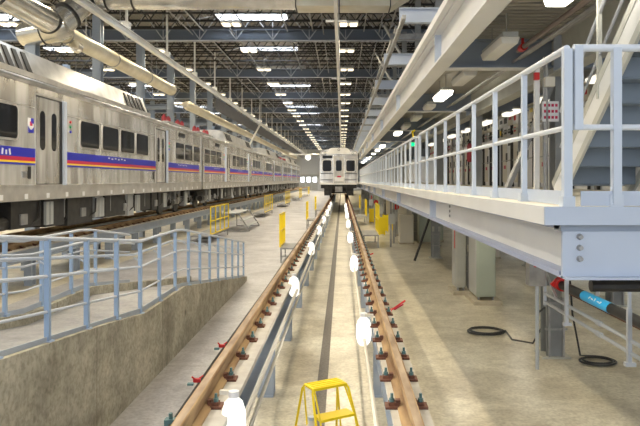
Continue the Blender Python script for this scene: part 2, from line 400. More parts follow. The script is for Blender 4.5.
# overhead conductor over the pit track
t = thing('conductor_bar', 'pale overhead conductor bar above the pit track', 'conductor bar', (-.13,6,6.25))
MB().box(-.165,-.095,2,150,6.2,6.3).build('bar', 'white_st', t)
m = MB(); i = 0
for k in range(17):
    y = 14.5+k*8.2; MB().tube([(-.13,y,6.3),(-.13,y,11.8)],.018,6).bar((-.13-.25,y,6.45),(-.13+.25,y,6.45),.05).build('hanger', 'midst', t)

# ================================================================ TRAIN CARS
W = 1.6
def prof_body():
    return [(-W,2.62),(-W,4.95),(-1.57,5.08),(-1.45,5.18),(-1.2,5.26),(-.7,5.36),(0,5.4),(.7,5.36),(1.2,5.26),(1.45,5.18),(1.57,5.08),(W,4.95),(W,2.62)]
LEN = 24.95
WIN = [(.45,1.75),(2.0,3.4),(3.6,5.0),(8.9,10.2),(10.45,11.75),(12.0,13.3),(13.6,14.9),(18.3,19.7),(19.95,21.3),(21.55,22.9)]
DOORS = [7.2, 16.75]
def window_on(par, s, y0, y1, z0, z1, name='window'):
    x = s*W; cy = (y0+y1)/2; cz = (z0+z1)/2
    fr = MB().ext(rrect(cy, cz, y1-y0+.10, z1-z0+.10, .12), x-.005 if s>0 else x-.018, x+.018 if s>0 else x+.005, 'x').build(name, 'steel2', par)
    MB().ext(rrect(cy, cz, y1-y0, z1-z0, .09), x-.004 if s>0 else x-.026, x+.026 if s>0 else x+.004, 'x').build('pane', 'glass', fr)
def bogie(par, yc):
    m = MB()
    for s in (-1, 1):
        m.box(s*1.0-.09, s*1.0+.09, yc-1.7, yc+1.7, 1.62, 1.85)
        for dy in (-1.25, 1.25): m.box(s*1.15-.12, s*1.15+.12, yc+dy-.2, yc+dy+.2, 1.48, 1.86)
        m.bar((s*1.1,yc-.7,1.75),(s*1.1,yc-.25,2.25),.09); m.bar((s*1.1,yc+.7,1.75),(s*1.1,yc+.25,2.25),.09)
        m.tube([(s*1.12,yc-.35,1.85),(s*1.12,yc-.35,2.25)],.14,10); m.tube([(s*1.12,yc+.35,1.85),(s*1.12,yc+.35,2.25)],.14,10)
    m.box(-1,1,yc-.3,yc+.3,1.75,2.1)
    b = m.build('bogie', 'midst', par)
    for dy in (-1.25, 1.25):
        for s in (-1, 1):
            MB().tube([(s*.70,yc+dy,1.66),(s*.80,yc+dy,1.66)], [.48,.45], 24).build('wheel', 'dark', b)
        MB().tube([(-.7,yc+dy,1.66),(.7,yc+dy,1.66)], .08, 10).build('axle', 'dark', b)
def make_car(name, label, emblem=True):
    c = thing(name, label, 'train car', group='stainless commuter train cars on the left track')
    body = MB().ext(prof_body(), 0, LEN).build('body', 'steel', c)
    for s in (-1, 1):
        MB().tube([(s*1.56,.02,5.06),(s*1.56,LEN-.02,5.06)], .085, 10).build('gutter', 'steelroof', c)
        MB().box(s*W-.02,s*W+.02,.05,LEN-.05,2.27,2.62).box(s*W-.03,s*W+.03,.05,LEN-.05,2.60,2.64).build('side_sill', 'steel2', c)
    # seams on the side
    m = MB()
    for s in (-1, 1):
        m.box(s*W-.008,s*W+.008,.05,LEN-.05,4.46,4.475)
    m.build('belt_seam', 'steel2', c)
    for k in range(22):
        y = .95+k*1.06
        if y < LEN-.3: MB().box(W+.015, W+.03, y-.07, y+.07, 2.31, 2.43).build('reflector', 'refl', c)
    segs = [(.55,DOORS[0]-.72),(DOORS[0]+.72,DOORS[1]-.72),(DOORS[1]+.72,LEN-.35)]
    for y0, y1 in segs:
        b = MB().box(W-.005, W+.012, y0, y1, 3.28, 3.49).build('stripe', 'sblue', c)
        MB().box(W-.005, W+.012, y0, y1, 3.19, 3.28).build('red_band', 'sred', b)
        MB().box(W-.005, W+.012, y0, y1, 3.145, 3.19).build('yellow_band', 'syel', b)
        MB().box(W-.005, W+.012, y0, y1, 3.10, 3.145).build('blue_band', 'sblue', b)
        q = MB()
        ym = y0+(y1-y0)*.42
        for i in range(6): q.box(W+.004, W+.018, ym+i*.28, ym+i*.28+.13, 3.39+.02*(i%2), 3.43+.02*(i%2))
        q.build('lettering', 'white', b)
    q = MB()
    for i,(hh,sl) in enumerate(((.13,.03),(.10,0),(.13,-.02),(.09,.02))): q = MB().bar((W+.014,18.6+i*.16,3.31),(W+.014,18.6+i*.16+sl,3.31+hh),.02,.05).build('large_letter','white',c)
    for y0, y1 in WIN: window_on(c, 1, y0, y1, 3.68, 4.40)
    for y0 in (3.9, 21.0): 
        MB().ext(rrect(y0, 4.78, 1.1, .2, .08), W-.004, W+.02, 'x').build('destination_sign', 'glass', c)
    for yc in DOORS:
        MB().box(W-.01, W+.014, yc-.72, yc+.72, 2.62, 4.84).build('door_surround', 'steel2', c)
        MB().box(W-.01, W+.018, yc-.70, yc+.70, 2.64, 4.78).build('door_gap', 'gasket', c)
        for s in (-1, 1):
            cy = yc+s*.30+.10
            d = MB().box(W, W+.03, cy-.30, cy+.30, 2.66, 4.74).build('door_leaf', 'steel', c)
            MB().ext(rrect(cy, 3.95, .26, .95, .12), W+.02, W+.036, 'x').build('pane', 'glass', d)
        for i, cc in enumerate(('red','sign','sblue')):
            MB().tube([(W,yc-1.2,4.30-i*.13),(W+.03,yc-1.2,4.30-i*.13)],.035,10).build('indicator_light', {'red':'red','sign':'signoff','sblue':'sblue'}[cc], c)
        MB().box(W-.005, W+.02, yc+.93, yc+1.05, 2.78, 3.06).build('door_switch', 'gasket', c)
        MB().box(W-.005, W+.012, yc+1.12, yc+1.32, 2.8, 2.95).build('access_hatch', 'steelroof', c)
        MB().box(W, W+.07, yc-.86, yc-.70, 2.62, 4.8).build('door_jamb', 'paint', c)
    e = MB().box(W-.004, W+.012, DOORS[1]+.80, DOORS[1]+1.05, 3.86, 4.20).build('emblem', 'white', c)
    MB().box(W, W+.016, DOORS[1]+.80, DOORS[1]+.93, 4.08, 4.20).build('emblem_blue', 'sblue', e)
    MB().box(W, W+.016, DOORS[1]+.86, DOORS[1]+.98, 4.02, 4.12).build('emblem_red', 'sred', e)
    MB().ext([(DOORS[1]+.80,3.86),(DOORS[1]+1.05,3.86),(DOORS[1]+1.05,4.0),(DOORS[1]+.97,3.93),(DOORS[1]+.88,3.93),(DOORS[1]+.80,4.0)], W, W+.017, 'x').build('emblem_base', 'sblue', e)
    # roof shrouds
    for (y0, y1) in ((8.0, 19.7),):
        pr = [(-1.38,5.2),(-1.12,5.92),(-.6,6.02),(.6,6.02),(1.12,5.92),(1.38,5.2)]
        sh = MB().ext(pr, y0, y1).build('roof_shroud', 'steelroof', c)
        for base in (y0+.4, y1-2.6):
            m = MB()
            for k in range(5):
                yy = base+k*.42
                m.add([(1.405,yy,5.28),(1.405,yy+.2,5.28),(1.175,yy+.2,5.84),(1.175,yy,5.84),(1.37,yy,5.27),(1.37,yy+.2,5.27),(1.14,yy+.2,5.83),(1.14,yy,5.83)],
                      [(0,1,2,3),(7,6,5,4),(0,4,5,1),(1,5,6,2),(2,6,7,3),(3,7,4,0)])
            m.build('louver', 'dark', sh)
        MB().box(-1.44,1.44,y0,y1,5.2,5.33).build('curb_rail', 'steel2', sh)
    for y in (1.2, 2.0, 3.6, 4.3):
        MB().tube([(.9,y,5.3),(.9,y,5.62)], [.13,.10], 12).tube([(.9,y,5.62),(.9,y,5.68)], .06, 8).build('insulator', 'redr', c)
    MB().box(.5,1.2,.8,4.7,5.3,5.38).build('roof_tray', 'midst', c)
    MB().tube([(.3,23,5.4),(.3,23,5.75),(-.3,24.3,5.8)],.05,8).build('pantograph_frame', 'midst', c)
    # underframe
    for k, (y0, y1, mm) in enumerate(((5.6,6.9,'dark'),(7.1,7.8,'dark'),(8.0,9.6,'dark'),(9.9,10.5,'greyc'),(10.8,12.6,'dark'),(12.8,13.4,'greyc'),(13.6,15.3,'dark'),(15.5,16.6,'dark'),(16.8,18.2,'dark'))):
        MB().box(-1.3, 1.42, y0, y1, 1.5+.06*(k%3), 2.25).build('equipment_box', mm, c)
    MB().box(-.6,.6,.4,LEN-.4,1.9,2.3).build('centre_beam','gasket',c)
    rr = random.Random(3)
    for k in range(34):
        y = 1.0+k*.69+rr.uniform(-.1,.1); kind = k % 5
        if kind == 0: MB().tube([(1.25,y,1.75),(1.25,y+.5,1.75)],.15,10).build('air_tank','dark',c)
        elif kind == 1: MB().bar((1.4,y,2.3),(1.3,y+.45,1.6),.05).bar((1.42,y+.1,2.3),(1.42,y+.1,1.75),.03).build('bracket','midst',c)
        elif kind == 2: MB().box(1.40,1.47,y,y+.16,1.62,2.2).box(1.40,1.47,y+.22,y+.38,1.62,2.2).build('white_panel','greyc',c)
        elif kind == 3: MB().tube([(1.45,y,2.2),(1.47,y+.1,1.8),(1.4,y+.4,1.66),(1.35,y+.7,2.1)],.025,6).build('cable','hose',c)
        else: MB().box(1.42,1.46,y,y+.3,1.7,1.95).build('hatch','midst',c)
    bogie(c, 3.2); bogie(c, LEN-3.4)
    MB().box(-.25,.25,-.25,.6,1.7,2.0).box(-.25,.25,LEN-.6,LEN+.2,1.7,2.0).build('coupler', 'dark', c)
    for yy in (-.12, LEN): MB().box(-1.1,1.1,yy,yy+.12,2.4,4.9).build('gangway_bellows', 'gasket', c)
    for yy in (.0, LEN-.04):
        for s in (-1,1): MB().box(s*W-.03,s*W+.03,yy,yy+.04,2.3,5.0).build('corner_post','steelroof',c)
    return c
car = make_car('train_car', '')
P = Proto(car)
XC = -8.9
lab = ['stainless train car nearest the viewer, cut by the frame, with big roof louvers',
       'second stainless train car from the near end, red insulators on its roof',
       'third stainless train car from the near end', 'fourth stainless train car, farthest in the train']
# near car runs backwards, the next forwards, and so on (coupled in pairs)
# the side facing the pit (+x) must stay dressed, so mirrored cars use a y-flip
def flip_y(o):
    o.scale = (1,-1,1)
for i in range(4):
    y0 = 7.3+25.2*i
    c = P.put((XC, y0, 0), lab[i])
    if i % 2 == 0: c.scale = (1,-1,1); c.location.y = y0+LEN
    else: c.scale = (1,1,1)
# the car in front over the pit track
TX = -.265
fy = 52.0
t = thing('pit_train_car', 'stainless train car standing over the pit track, blunt front towards the viewer', 'train car', (TX, fy, 0))
def tx(x): return x+TX
pb = [(tx(a), c) for a, c in prof_body()]
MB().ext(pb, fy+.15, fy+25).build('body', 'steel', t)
MB().ext([(tx(a*.99), c if c > 3 else 2.45) for a, c in [(-W,2.45)]+prof_body()[1:-1]+[(W,2.45)]], fy, fy+.15).build('front_panel', 'steel', t)
# roof hump above the front
MB().ext([(tx(-1.5),4.9),(tx(-1.42),5.06),(tx(-.95),5.12),(tx(-.8),5.36),(tx(-.6),5.44),(tx(.6),5.44),(tx(.8),5.36),(tx(.95),5.12),(tx(1.42),5.06),(tx(1.5),4.9)], fy-.06, fy+2.2).build('roof_fairing', 'white_st', t)
for x, z, r in ((-1.15,4.98,.09),(1.15,4.98,.09),(0,5.28,.1)):
    h = MB().tube([(tx(x),fy-.1,z),(tx(x),fy-.02,z)], r, 14).build('headlamp', 'gasket', t)
    MB().tube([(tx(x),fy-.12,z),(tx(x),fy-.1,z)], r*.7, 12).build('headlamp_glass', 'headl', h)
def front_win(x, w_, z0, z1, nm):
    f = MB().ext(rrect(tx(x), (z0+z1)/2, w_+.12, z1-z0+.12, .16), fy-.03, fy+.01).build(nm, 'steel2', t)
    MB().ext(rrect(tx(x), (z0+z1)/2, w_, z1-z0, .13), fy-.05, fy-.02).build('pane', 'glass', f)
front_win(-.98, .72, 3.48, 4.4, 'windscreen'); front_win(.98, .72, 3.48, 4.4, 'windscreen')
d = MB().box(tx(-.42),tx(.42),fy-.04,fy,2.55,4.75).build('cab_door', 'steel2', t)
MB().ext(rrect(tx(0), 3.95, .48, .9, .12), fy-.06, fy-.03).build('pane', 'glass', d)
for x in (-.45,.45): MB().box(tx(x)-.025,tx(x)+.025,fy-.06,fy,2.5,4.85).build('door_post', 'white_st', t)
MB().box(tx(-1.36),tx(-.55),fy-.03,fy,4.56,4.8).build('destination_sign', 'glass', t)
p_ = MB().box(tx(-.36),tx(.40),fy-.07,fy-.03,2.66,3.0).build('number_panel', 'white', t)
MB().box(tx(-.14),tx(.18),fy-.09,fy-.06,2.98,3.10).build('red_plate', 'sred', p_)
for s in (-1,1):
    MB().box(tx(s*.98)-.55,tx(s*.98)+.55,fy-.05,fy,3.27,3.33).build('grab_rail', 'gasket', t)
    MB().box(tx(s*.98)-.5,tx(s*.98)+.5,fy-.05,fy,2.74,2.80).build('step_rail', 'gasket', t)
MB().box(tx(-1.6),tx(1.6),fy-.22,fy,2.36,2.52).build('anticlimber', 'white_st', t)
MB().box(tx(-1.5),tx(1.5),fy-.05,fy+.2,2.05,2.36).build('end_sill', 'dark', t)
MB().box(tx(-.3),tx(.3),fy-.45,fy,1.75,2.2).box(tx(-.14),tx(.14),fy-.6,fy-.4,1.8,2.1).build('coupler', 'midst', t)
for s in (-1,1):
    MB().tube([(tx(s*.6),fy-.1,2.2),(tx(s*.62),fy-.25,1.8),(tx(s*.3),fy-.3,1.7)],.03,6).build('brake_hose','hose',t)
    MB().box(tx(s*.95)-.28,tx(s*.95)+.28,fy+.1,fy+.5,1.45,2.2).build('pilot_plate','dark',t)
bg_ = MB()
for yy in (fy+2.6,fy+5.1):
    for s in (-1,1): bg_.tube([(tx(s*.70),yy,1.66),(tx(s*.82),yy,1.66)], .46, 20)
    bg_.tube([(tx(-.8),yy,1.66),(tx(.8),yy,1.66)],.08,8)
bg_.box(tx(-1.2),tx(-1.0),fy+2,fy+5.7,1.6,1.9).box(tx(1.0),tx(1.2),fy+2,fy+5.7,1.6,1.9).build('bogie', 'dark', t)
MB().box(tx(-1.3),tx(1.3),fy+7,fy+23,1.5,2.3).build('equipment_box','dark',t)
MB().box(tx(-1),tx(1),fy+3,fy+20,5.3,5.46).build('roof_equipment','steelroof',t)

# ================================================================ RAILS
RH = 1.2
def rail_prof(x):
    return [(x-.07,1.03),(x+.07,1.03),(x+.07,1.045),(x+.012,1.06),(x+.010,1.15),(x+.037,1.165),(x+.037,1.195),(x+.030,RH),(x-.030,RH),(x-.037,1.195),(x-.037,1.165),(x-.010,1.15),(x-.012,1.06),(x-.07,1.045)]
clip_me = None
def one_clip(par, x, y, s, bolt):
    global clip_me, bolt_me
    if clip_me is None:
        a = MB().box(-.065,.065,-.075,.075,0,.02).box(-.06,.035,-.045,.045,.02,.045).box(-.07,-.03,-.03,.03,.03,.065); oa = a.build('rail_clip','clip'); clip_me = oa.data; bpy.data.objects.remove(oa)
        b = MB().tube([(.005,0,.045),(.005,0,.075)],.024,6).tube([(.005,0,.075),(.005,0,.115)],.013,8); ob = b.build('bolt','bolt'); bolt_me = ob.data; bpy.data.objects.remove(ob)
    o = bpy.data.objects.new('rail_clip', clip_me); COL.objects.link(o); o.parent = par
    o.location = Vector((x+s*(.09 if x < 0 else .105), y, 1.03)) - par.location; o.rotation_euler = (0,0,0 if s > 0 else PI); o.scale = (.85,.78,.9)
    if bolt:
        b = bpy.data.objects.new('bolt', bolt_me); COL.objects.link(b); b.parent = o
SP = .645
def rail(x, label, sides, y_end, clips=True, bolts=0, nmax=100):
    t = thing('steel_rail', label, 'rail', (x, 0, 1.03))
    MB().ext(rail_prof(x), 1.5, y_end).build('rail_body', 'rust', t)
    MB().box(x-.026,x+.026,1.5,y_end,RH-.001,RH+.002).build('worn_top', 'railtop', t)
    left = MB(); cnt = 0; i = 0
    while clips:
        y = 4.02+.05+i*SP-3*SP; i += 1
        if y > min(y_end, 75): break
        if y < 2.6: continue
        for s in sides:
            if cnt < nmax: one_clip(t, x, y, s, y < bolts); cnt += 1
            else: left.cbox(x+s*.105, y, 1.055, .13, .12, .05)
    if left.v:
        o = left.build('distant_rail_clips', 'clip', t); o['kind'] = 'stuff'
    return t
XL, XR = -1.05, .487
rail(XL, 'rusty brown rail on the left of the pit, raised on grey posts', (1,), 150, bolts=32)
rail(XR, 'rusty brown rail on the right of the pit, raised on grey posts', (-1,1), 150, bolts=26)
rail(-8.15, 'rusty rail under the parked train, side towards the pit', (1,), 150, bolts=0)
rail(-9.65, 'rusty rail under the parked train, far side', (), 150, clips=False)
def support(x, label, inner):
    t = thing('rail_support', label, 'rail support', (x,0,0))
    MB().box(x-.14,x+.14,1.5,150,.985,1.03).build('grout_plate', 'plate', t)
    MB().ibeam(x, .68, .985, .24, 1.5, 150, .03, .02).build('beam', 'post', t)
    for k in range(30):
        y = 5.25+2.75*k
        MB().icol(x, y, .02, .68, .20, .24, .03).box(x-.10,x+.10,y-.14,y+.14,0,.02).build('post', 'post', t)
    return t
for x, l, inn in ((XL+.08,'grey steel beam on posts carrying the left pit rail',1),(XR+.02,'grey steel beam on posts carrying the right pit rail',-1),
             (-8.15,'grey steel beam on posts under the near rail of the parked train',1),(-9.65,'grey steel beam on posts under the far rail of the parked train',1)):
    o = support(x if abs(x) > 5 else x, l, inn)
# pale pipes along the left support
for k, (x, z) in enumerate(((-.745,.93),(-.71,.84))):
    o = MB().tube([(x,1.5,z),(x,60,z)], .018 if k else .024, 8).build('air_pipe', 'cream')
    tag(o, ['upper','lower'][k]+' thin cream pipe clipped along the inner side of the left pit rail', 'pipe', 'cream pipes by the left pit rail')
o = MB().tube([(.26,1.5,.90),(.26,60,.90)], .018, 8).build('air_pipe', 'cream'); tag(o, 'thin cream pipe along the inner side of the right pit rail', 'pipe')
o = MB().tube([(-1.22,3.5,1.0),(-1.215,6,1.03),(-1.23,10,.99),(-1.22,16,1.02),(-1.22,30,1.0)], .012, 6).build('thin_cable', 'hose'); tag(o, 'thin black cable running beside the left pit rail', 'cable')
# red-handled clamps on outer side of left rail and a red lever on the right
rc = thing('rail_clamp', '', 'rail clamp', group='red clamps on the pit rails')
MB().box(-.05,.05,-.03,.03,-.02,.03).build('jaw', 'red', rc); MB().tube([(-.03,-.02,.03),(-.06,-.05,.07)],.012,6).tube([(.03,.02,.03),(.07,.07,.05)],.012,6).build('handle', 'red', rc)
MB().box(-.1,-.02,-.16,-.1,-.02,.01).build('tag_plate', 'bolt', rc)
P = Proto(rc)
for i, y in enumerate((5.3, 6.4)):
    o = P.put((-1.235, y, 1.04), ['red clamp on the outer side of the left pit rail, lower of the two','red clamp on the outer side of the left pit rail, upper of the two'][i]); o.scale = (.6,.6,.6)
t = thing('cable_clip','small teal cable clip on the thin black cable beside the left pit rail','cable clip',(-1.22,4.44,1.02)); MB().box(-1.26,-1.19,4.40,4.46,1.0,1.05).tube([(-1.22,4.43,1.05),(-1.22,4.43,1.09)],.015,8).build('clip','bolt',t)
t = thing('red_lever', 'red handled lever sticking out from the right pit rail', 'lever', (.64,8.3,1.0))
MB().tube([(.62,8.3,1.0),(.70,8.35,1.03),(.86,8.5,1.10)],.013,8).build('handle','red',t); MB().box(.56,.66,8.22,8.34,.98,1.03).build('clamp','red',t)
MB().tube([(.70,8.3,1.02),(.80,8.15,1.12)],.010,6).build('pin','sred',t)
t = thing('red_lever', 'small red lever beside the right pit rail, farther back', 'lever', (.6,14.3,1.0)); MB().tube([(.56,14.3,1.0),(.72,14.4,1.05)],.015,6).build('handle','red',t)

# pit drain
t = MB().box(-.265-.07,-.265+.07,1.5,150,.0,.008).build('trench_drain','grate'); tag(t, 'long narrow dark drain grating along the middle of the pit floor', 'drain')

# pit lamps
pl = thing('pit_lamp', '', 'pit lamp', group='white bulkhead lamps along the pit')
MB().tube([(0,0,-.17),(0,0,-.13),(0,0,-.05),(0,0,.06),(0,0,.13),(0,0,.165)], [.04,.075,.092,.088,.066,.03], 14).build('lens', 'lensp', pl)
MB().tube([(0,0,.165),(0,0,.21)], .04, 10).build('cap', 'white', pl)
ld = bpy.data.lights.new('lamp_light', 'SPOT'); ld.energy = 20; ld.color = (1,.96,.88); ld.spot_size = math.radians(160); ld.spot_blend = .8; ld.shadow_soft_size = .03
lo_ = bpy.data.objects.new('lamp_light', ld); COL.objects.link(lo_); lo_.parent = pl; lo_.location = (.12,0,-.02); lo_.rotation_euler = (0,-PI/3,0)
MB().bar((0,.02,.19),(-.11,.04,.19),.03).build('bracket', 'cream', pl)
P = Proto(pl)
for i in range(8):
    P.put((-.80, 4.6+5.75*i, .98), f'white glowing lamp on the left side of the pit, {nth(i+1)} from the near end', 0)
for i in range(7):
    P.put((.255, 7.3+5.9*i, .98), f'white glowing lamp on the right side of the pit, {nth(i+1)} from the near end', PI)

# ================================================================ YELLOW STEP STOOL
sx, sy = -.165, 6.2
t = thing('step_stool', 'yellow two-step tubular stool standing in the pit', 'step stool', (sx, sy, 0))
t_ = MB()
a = math.radians(30)
def S(x, y, z):  # local to world, turned a little
    return (sx+x*math.cos(a)-y*math.sin(a), sy+x*math.sin(a)+y*math.cos(a), z)
top = MB(); hw, hd = .185, .10
top.add([S(-hw,-hd,.70),S(hw,-hd,.70),S(hw,hd,.70),S(-hw,hd,.70),S(-hw,-hd,.725),S(hw,-hd,.725),S(hw,hd,.725),S(-hw,hd,.725)],
        [(0,3,2,1),(4,5,6,7),(0,1,5,4),(1,2,6,5),(2,3,7,6),(3,0,4,7)])
tp = top.build('top_step','yellow',t)
for j_ in range(4):
    MB().bar(S(-.17,-.075+.05*j_,.727),S(.17,-.075+.05*j_,.727),.014,.008).build('grip_strip','yellow',tp)
low = MB(); vs = [S(-.185,-.26,0),S(.185,-.26,0),S(.185,-.10,0),S(-.185,-.10,0)]
low.add([(v[0],v[1],.45) for v in vs]+[(v[0],v[1],.475) for v in vs],
        [(0,3,2,1),(4,5,6,7),(0,1,5,4),(1,2,6,5),(2,3,7,6),(3,0,4,7)])
low.build('lower_step','yellow',t)
for s in (-1, 1):
    MB().tube([S(s*.26,.24,.02),S(s*.20,.11,.68),S(s*.187,.085,.715),S(s*.185,0,.718),S(s*.185,-.085,.715),S(s*.20,-.11,.68),S(s*.25,-.38,.02)],.012,8).build('side_frame','yellow',t)
    MB().tube([S(s*.17,-.09,.70),S(s*.19,-.25,.46),S(s*.21,-.36,.02)],.009,6).tube([S(s*.19,.10,.70),S(s*.185,-.02,.02)],.009,6).build('brace','yellow',t)
    for y in (.24,-.38): q = S(s*.255,y,0); MB().tube([(q[0],q[1],0),(q[0],q[1],.03)],.02,8).build('foot','hose',t)
t = thing('plastic_jug', 'small translucent white jug on the pit floor beside the yellow stool', 'jug', (-.36,6.45,0))
MB().tube([(-.30,6.1,0),(-.30,6.1,.30),(-.30,6.1,.36),(-.30,6.1,.40)],[.07,.07,.035,.03],12).build('bottle','lensoff',t)
MB().tube([(-.30,6.1,.40),(-.30,6.1,.43)],.033,10).build('cap','rail_blue',t)

# ================================================================ RAMP ON THE LEFT
def rz(y):
    if y < 8.2: return 1.0+.104*(8.2-y)
    if y < 10.3: return .97
    if y < 16.9: return .97-.132*(y-10.3)
    return .1
ys = [1.0,2,3,4,5,6,7,8.2,10.3,11.5,13,14.5,16,17.0]
def ramp_strip(x0, x1, dz0, dz1, name, m, par, solid=True):
    b = MB(); n = len(ys); vs = []
    for y in ys:
        zt_ = rz(y)+dz1; zb_ = 0 if solid else rz(y)+dz0
        vs += [(x0,y,zb_),(x1,y,zb_),(x1,y,zt_),(x0,y,zt_)]
    fs = [(0,1,2,3),(4*n-1,4*n-2,4*n-3,4*n-4)]
    for i in range(n-1):
        for k in range(4): fs.append((4*i+k,4*i+(k+1)%4,4*i+4+(k+1)%4,4*i+4+k))
    return b.add(vs, fs).build(name, m, par)
t = thing('concrete_ramp', 'board-formed concrete access ramp sloping down between parked train and pit', 'ramp', (-3.4,9,0))
ramp_strip(-2.78,-2.6,0,.02,'side_wall','wallc',t)
ramp_strip(-4.3,-4.12,0,.02,'inner_side_wall','wallc',t)
ramp_strip(-4.12,-2.78,0,-.12,'ramp_surface','rampc',t)
def ramp_rail(x, label, posts, y0, y1, side):
    t = thing('ramp_railing', label, 'railing', (x, y0, 0), group='pale blue ramp railings')
    def line(h): 
        pts = [y0]+[y for y in (8.2,8.6,10.0,10.4) if y0 < y < y1]+[y1]
        def zz(y):
            if 8.2 <= y <= 10.3: return .985
            return rz(y)
        return [(x,y,zz(y)+h) for y in pts]
    MB().tube(line(.96),.021,10).build('top_rail','rgrey',t)
    MB().tube(line(.62),.016,8).build('middle_rail','rgrey',t)
    MB().tube([(a+side*.09,b,c) for a,b,c in line(.78)],.016,8).build('hand_rail','rgrey',t)
    MB().tube(line(.30),.014,8).build('lower_rail','rgrey',t)
    m = MB(); l = [(a,b,c) for a,b,c in line(.03)]
    for p, q in zip(l, l[1:]): m.bar(p,q,.01,.09)
    m.build('kick_plate','post',t)
    for y in posts:
        MB().bar((x,y,rz(y)),(x,y,rz(y)+.95),.045,.045).box(x-.045,x+.045,y-.045,y+.045,rz(y)+.0,rz(y)+.03).build('post','rblue',t)
        MB().bar((x,y,rz(y)+.70),(x+side*.09,y,rz(y)+.76),.012).build('bracket','rgrey',t)
    return t
pp = [3.04+.86*i for i in range(17)]
ramp_rail(-2.66,'pale blue railing on the ramp wall facing the pit', pp, 2.2, 16.8, -1)
ramp_rail(-4.2,'pale blue railing on the ramp side facing the parked train', [3.0+.95*i for i in range(10)], 2.2, 12.3, 1)

# ================================================================ YELLOW RAIL STEP STANDS
def stand(name, label, cat, x0, x1, y0, y1, h, panel, bars, m_='midst', group=None, ph=1.0):
    """grating step box on legs, with a yellow guard panel on side `panel` ('x0','x1','y0','y1')"""
    t = thing(name, label, cat, ((x0+x1)/2,(y0+y1)/2,0), group=group)
    MB().box(x0,x1,y0,y1,h-.05,h).build('platform','midst',t)
    m = MB()
    for k in range(1,6): m.box(x0,x1,y0+(y1-y0)*k/6-.01,y0+(y1-y0)*k/6+.01,h,h+.008)
    m.build('grating','greyc',t)
    for x in (x0+.03,x1-.03):
        for y in (y0+.03,y1-.03): MB().bar((x,y,0),(x,y,h-.05),.05).build('leg','midst',t)
    MB().bar((x0,y0+.03,h*.45),(x1,y0+.03,h*.45),.03).bar((x0+.03,y0,h*.25),(x0+.03,y1,h*.25),.03).build('brace','midst',t)
    if panel in ('x0','x1'):
        x = x0 if panel == 'x0' else x1; P_ = [(x,y0,0),(x,y1,0)]
    else:
        y = y0 if panel == 'y0' else y1; P_ = [(x0,y,0),(x1,y,0)]
    a_, b_ = Vector(P_[0]), Vector(P_[1]); z0 = h+.02; z1 = h+ph
    g = MB(); up = Vector((0,0,1))
    for z in (z0+.04, (z0+z1)/2, z1): g.bar(a_+up*z, b_+up*z, .05)
    for k in range(bars): 
        p = a_.lerp(b_, k/(bars-1)); g.bar(p+up*z0, p+up*z1, .05)
    g.build('guard_panel','yellow',t)
    return t
G1 = 'step stands with yellow guards'
stand('step_stand','grey step stand with yellow guard at the left pit rail, near the ramp foot','step stand',-2.05,-1.35,20.6,22.2,.5,'x0',5,group=G1,ph=1.1)
stand('step_stand','grey step stand with yellow guard at the left pit rail, second back','step stand',-2.0,-1.4,35,36.6,.5,'x0',4,group=G1)
stand('step_stand','grey step stand with yellow guard at the left pit rail, farthest','step stand',-2.0,-1.4,46,48,.5,'x0',4,group=G1)
stand('step_stand','grey step stand with yellow guard right of the pit, nearest one','step stand',.86,1.5,25.2,27.6,.52,'x1',5,group=G1,ph=1.2)
stand('step_stand','grey step stand with yellow guard right of the pit, second back','step stand',.86,1.5,38,40.4,.52,'x1',4,group=G1)
stand('step_stand','grey step stand with yellow guard right of the pit, third back','step stand',.86,1.4,48,50,.52,'x1',4,group=G1)
for i, y in enumerate((27.0, 46, 63, 83, 104)):
    stand('step_stand', f'step stand with yellow guard beside the parked train, {nth(i+1)} from the ramp','step stand',-6.6,-5.7,y,y+(4.2 if i == 0 else 5),.32,'x1',5,group='yellow guarded stands by the parked train',ph=1.25)
t = thing('portable_steps','silver portable steps with slanted legs beside the parked train','portable steps',(-5.6,34,0))
MB().box(-6.3,-5.5,33,37,.95,1.0).build('platform','greyc',t)
for y in (33.05,36.95):
    MB().bar((-6.25,y,0),(-6.25,y,.95),.05).bar((-5.5,y,.95),(-4.9,y,.05),.06).bar((-4.9,y,.05),(-6.25,y,.05),.05).build('side_frame','midst',t)
for z,x in ((.3,-5.1),(.6,-5.3)): MB().box(x-.12,x+.12,33,37,z-.02,z+.02).build('tread','greyc',t)

# ================================================================ RIGHT PLATFORM
DX0, DX1, DY0, DY1, DZ = 1.37, 6.7, 4.2, 125.0, 2.57
struct(MB().box(DX0+.02,DX1,DY0+.02,DY1,DZ-.10,DZ).build('platform_floor','deck'), 'raised concrete work platform floor right of the pit', 'platform')
t = thing('platform_fascia','pale steel edge channel around the raised platform','edge channel',(DX0,DY0,DZ-.13))
MB().box(DX0,DX0+.018,DY0+.022,DY1,DZ-.125,DZ).build('side_channel','white_st',t)
MB().box(DX0,DX1,DY0,DY0+.02,DZ-.125,DZ).build('end_channel','paint',t)
t = thing('platform_edge_beam','long off-white steel beam under the platform edge beside the pit','beam',(1.6,DY0,2.08))
MB().box(1.6,1.62,DY0+.1,DY1,2.12,2.42).build('web','white_st',t)  # beam's grey-blue paint, with warm light put into the off-white colour
MB().box(1.5,1.72,DY0+.1,DY1,2.08,2.12).box(1.5,1.72,DY0+.1,DY1,2.41,2.44).build('flange','flange',t)  # same beam paint, with shade put into the darker flange colour
for k in range(18):
    y = 10.6+6.4*k; MB().box(1.50,1.6,y,y+.06,2.12,2.41).build('stiffener','paint',t)
for z in (2.36,2.29,2.22):
    MB().tube([(1.585,9.2,z),(1.6,9.2,z)],.02,8).build('bolt','midst',t)
t = thing('platform_end_beam','pale lavender-blue steel beam across the platform end, with bolts','beam',(1.5,4.25,2.08))
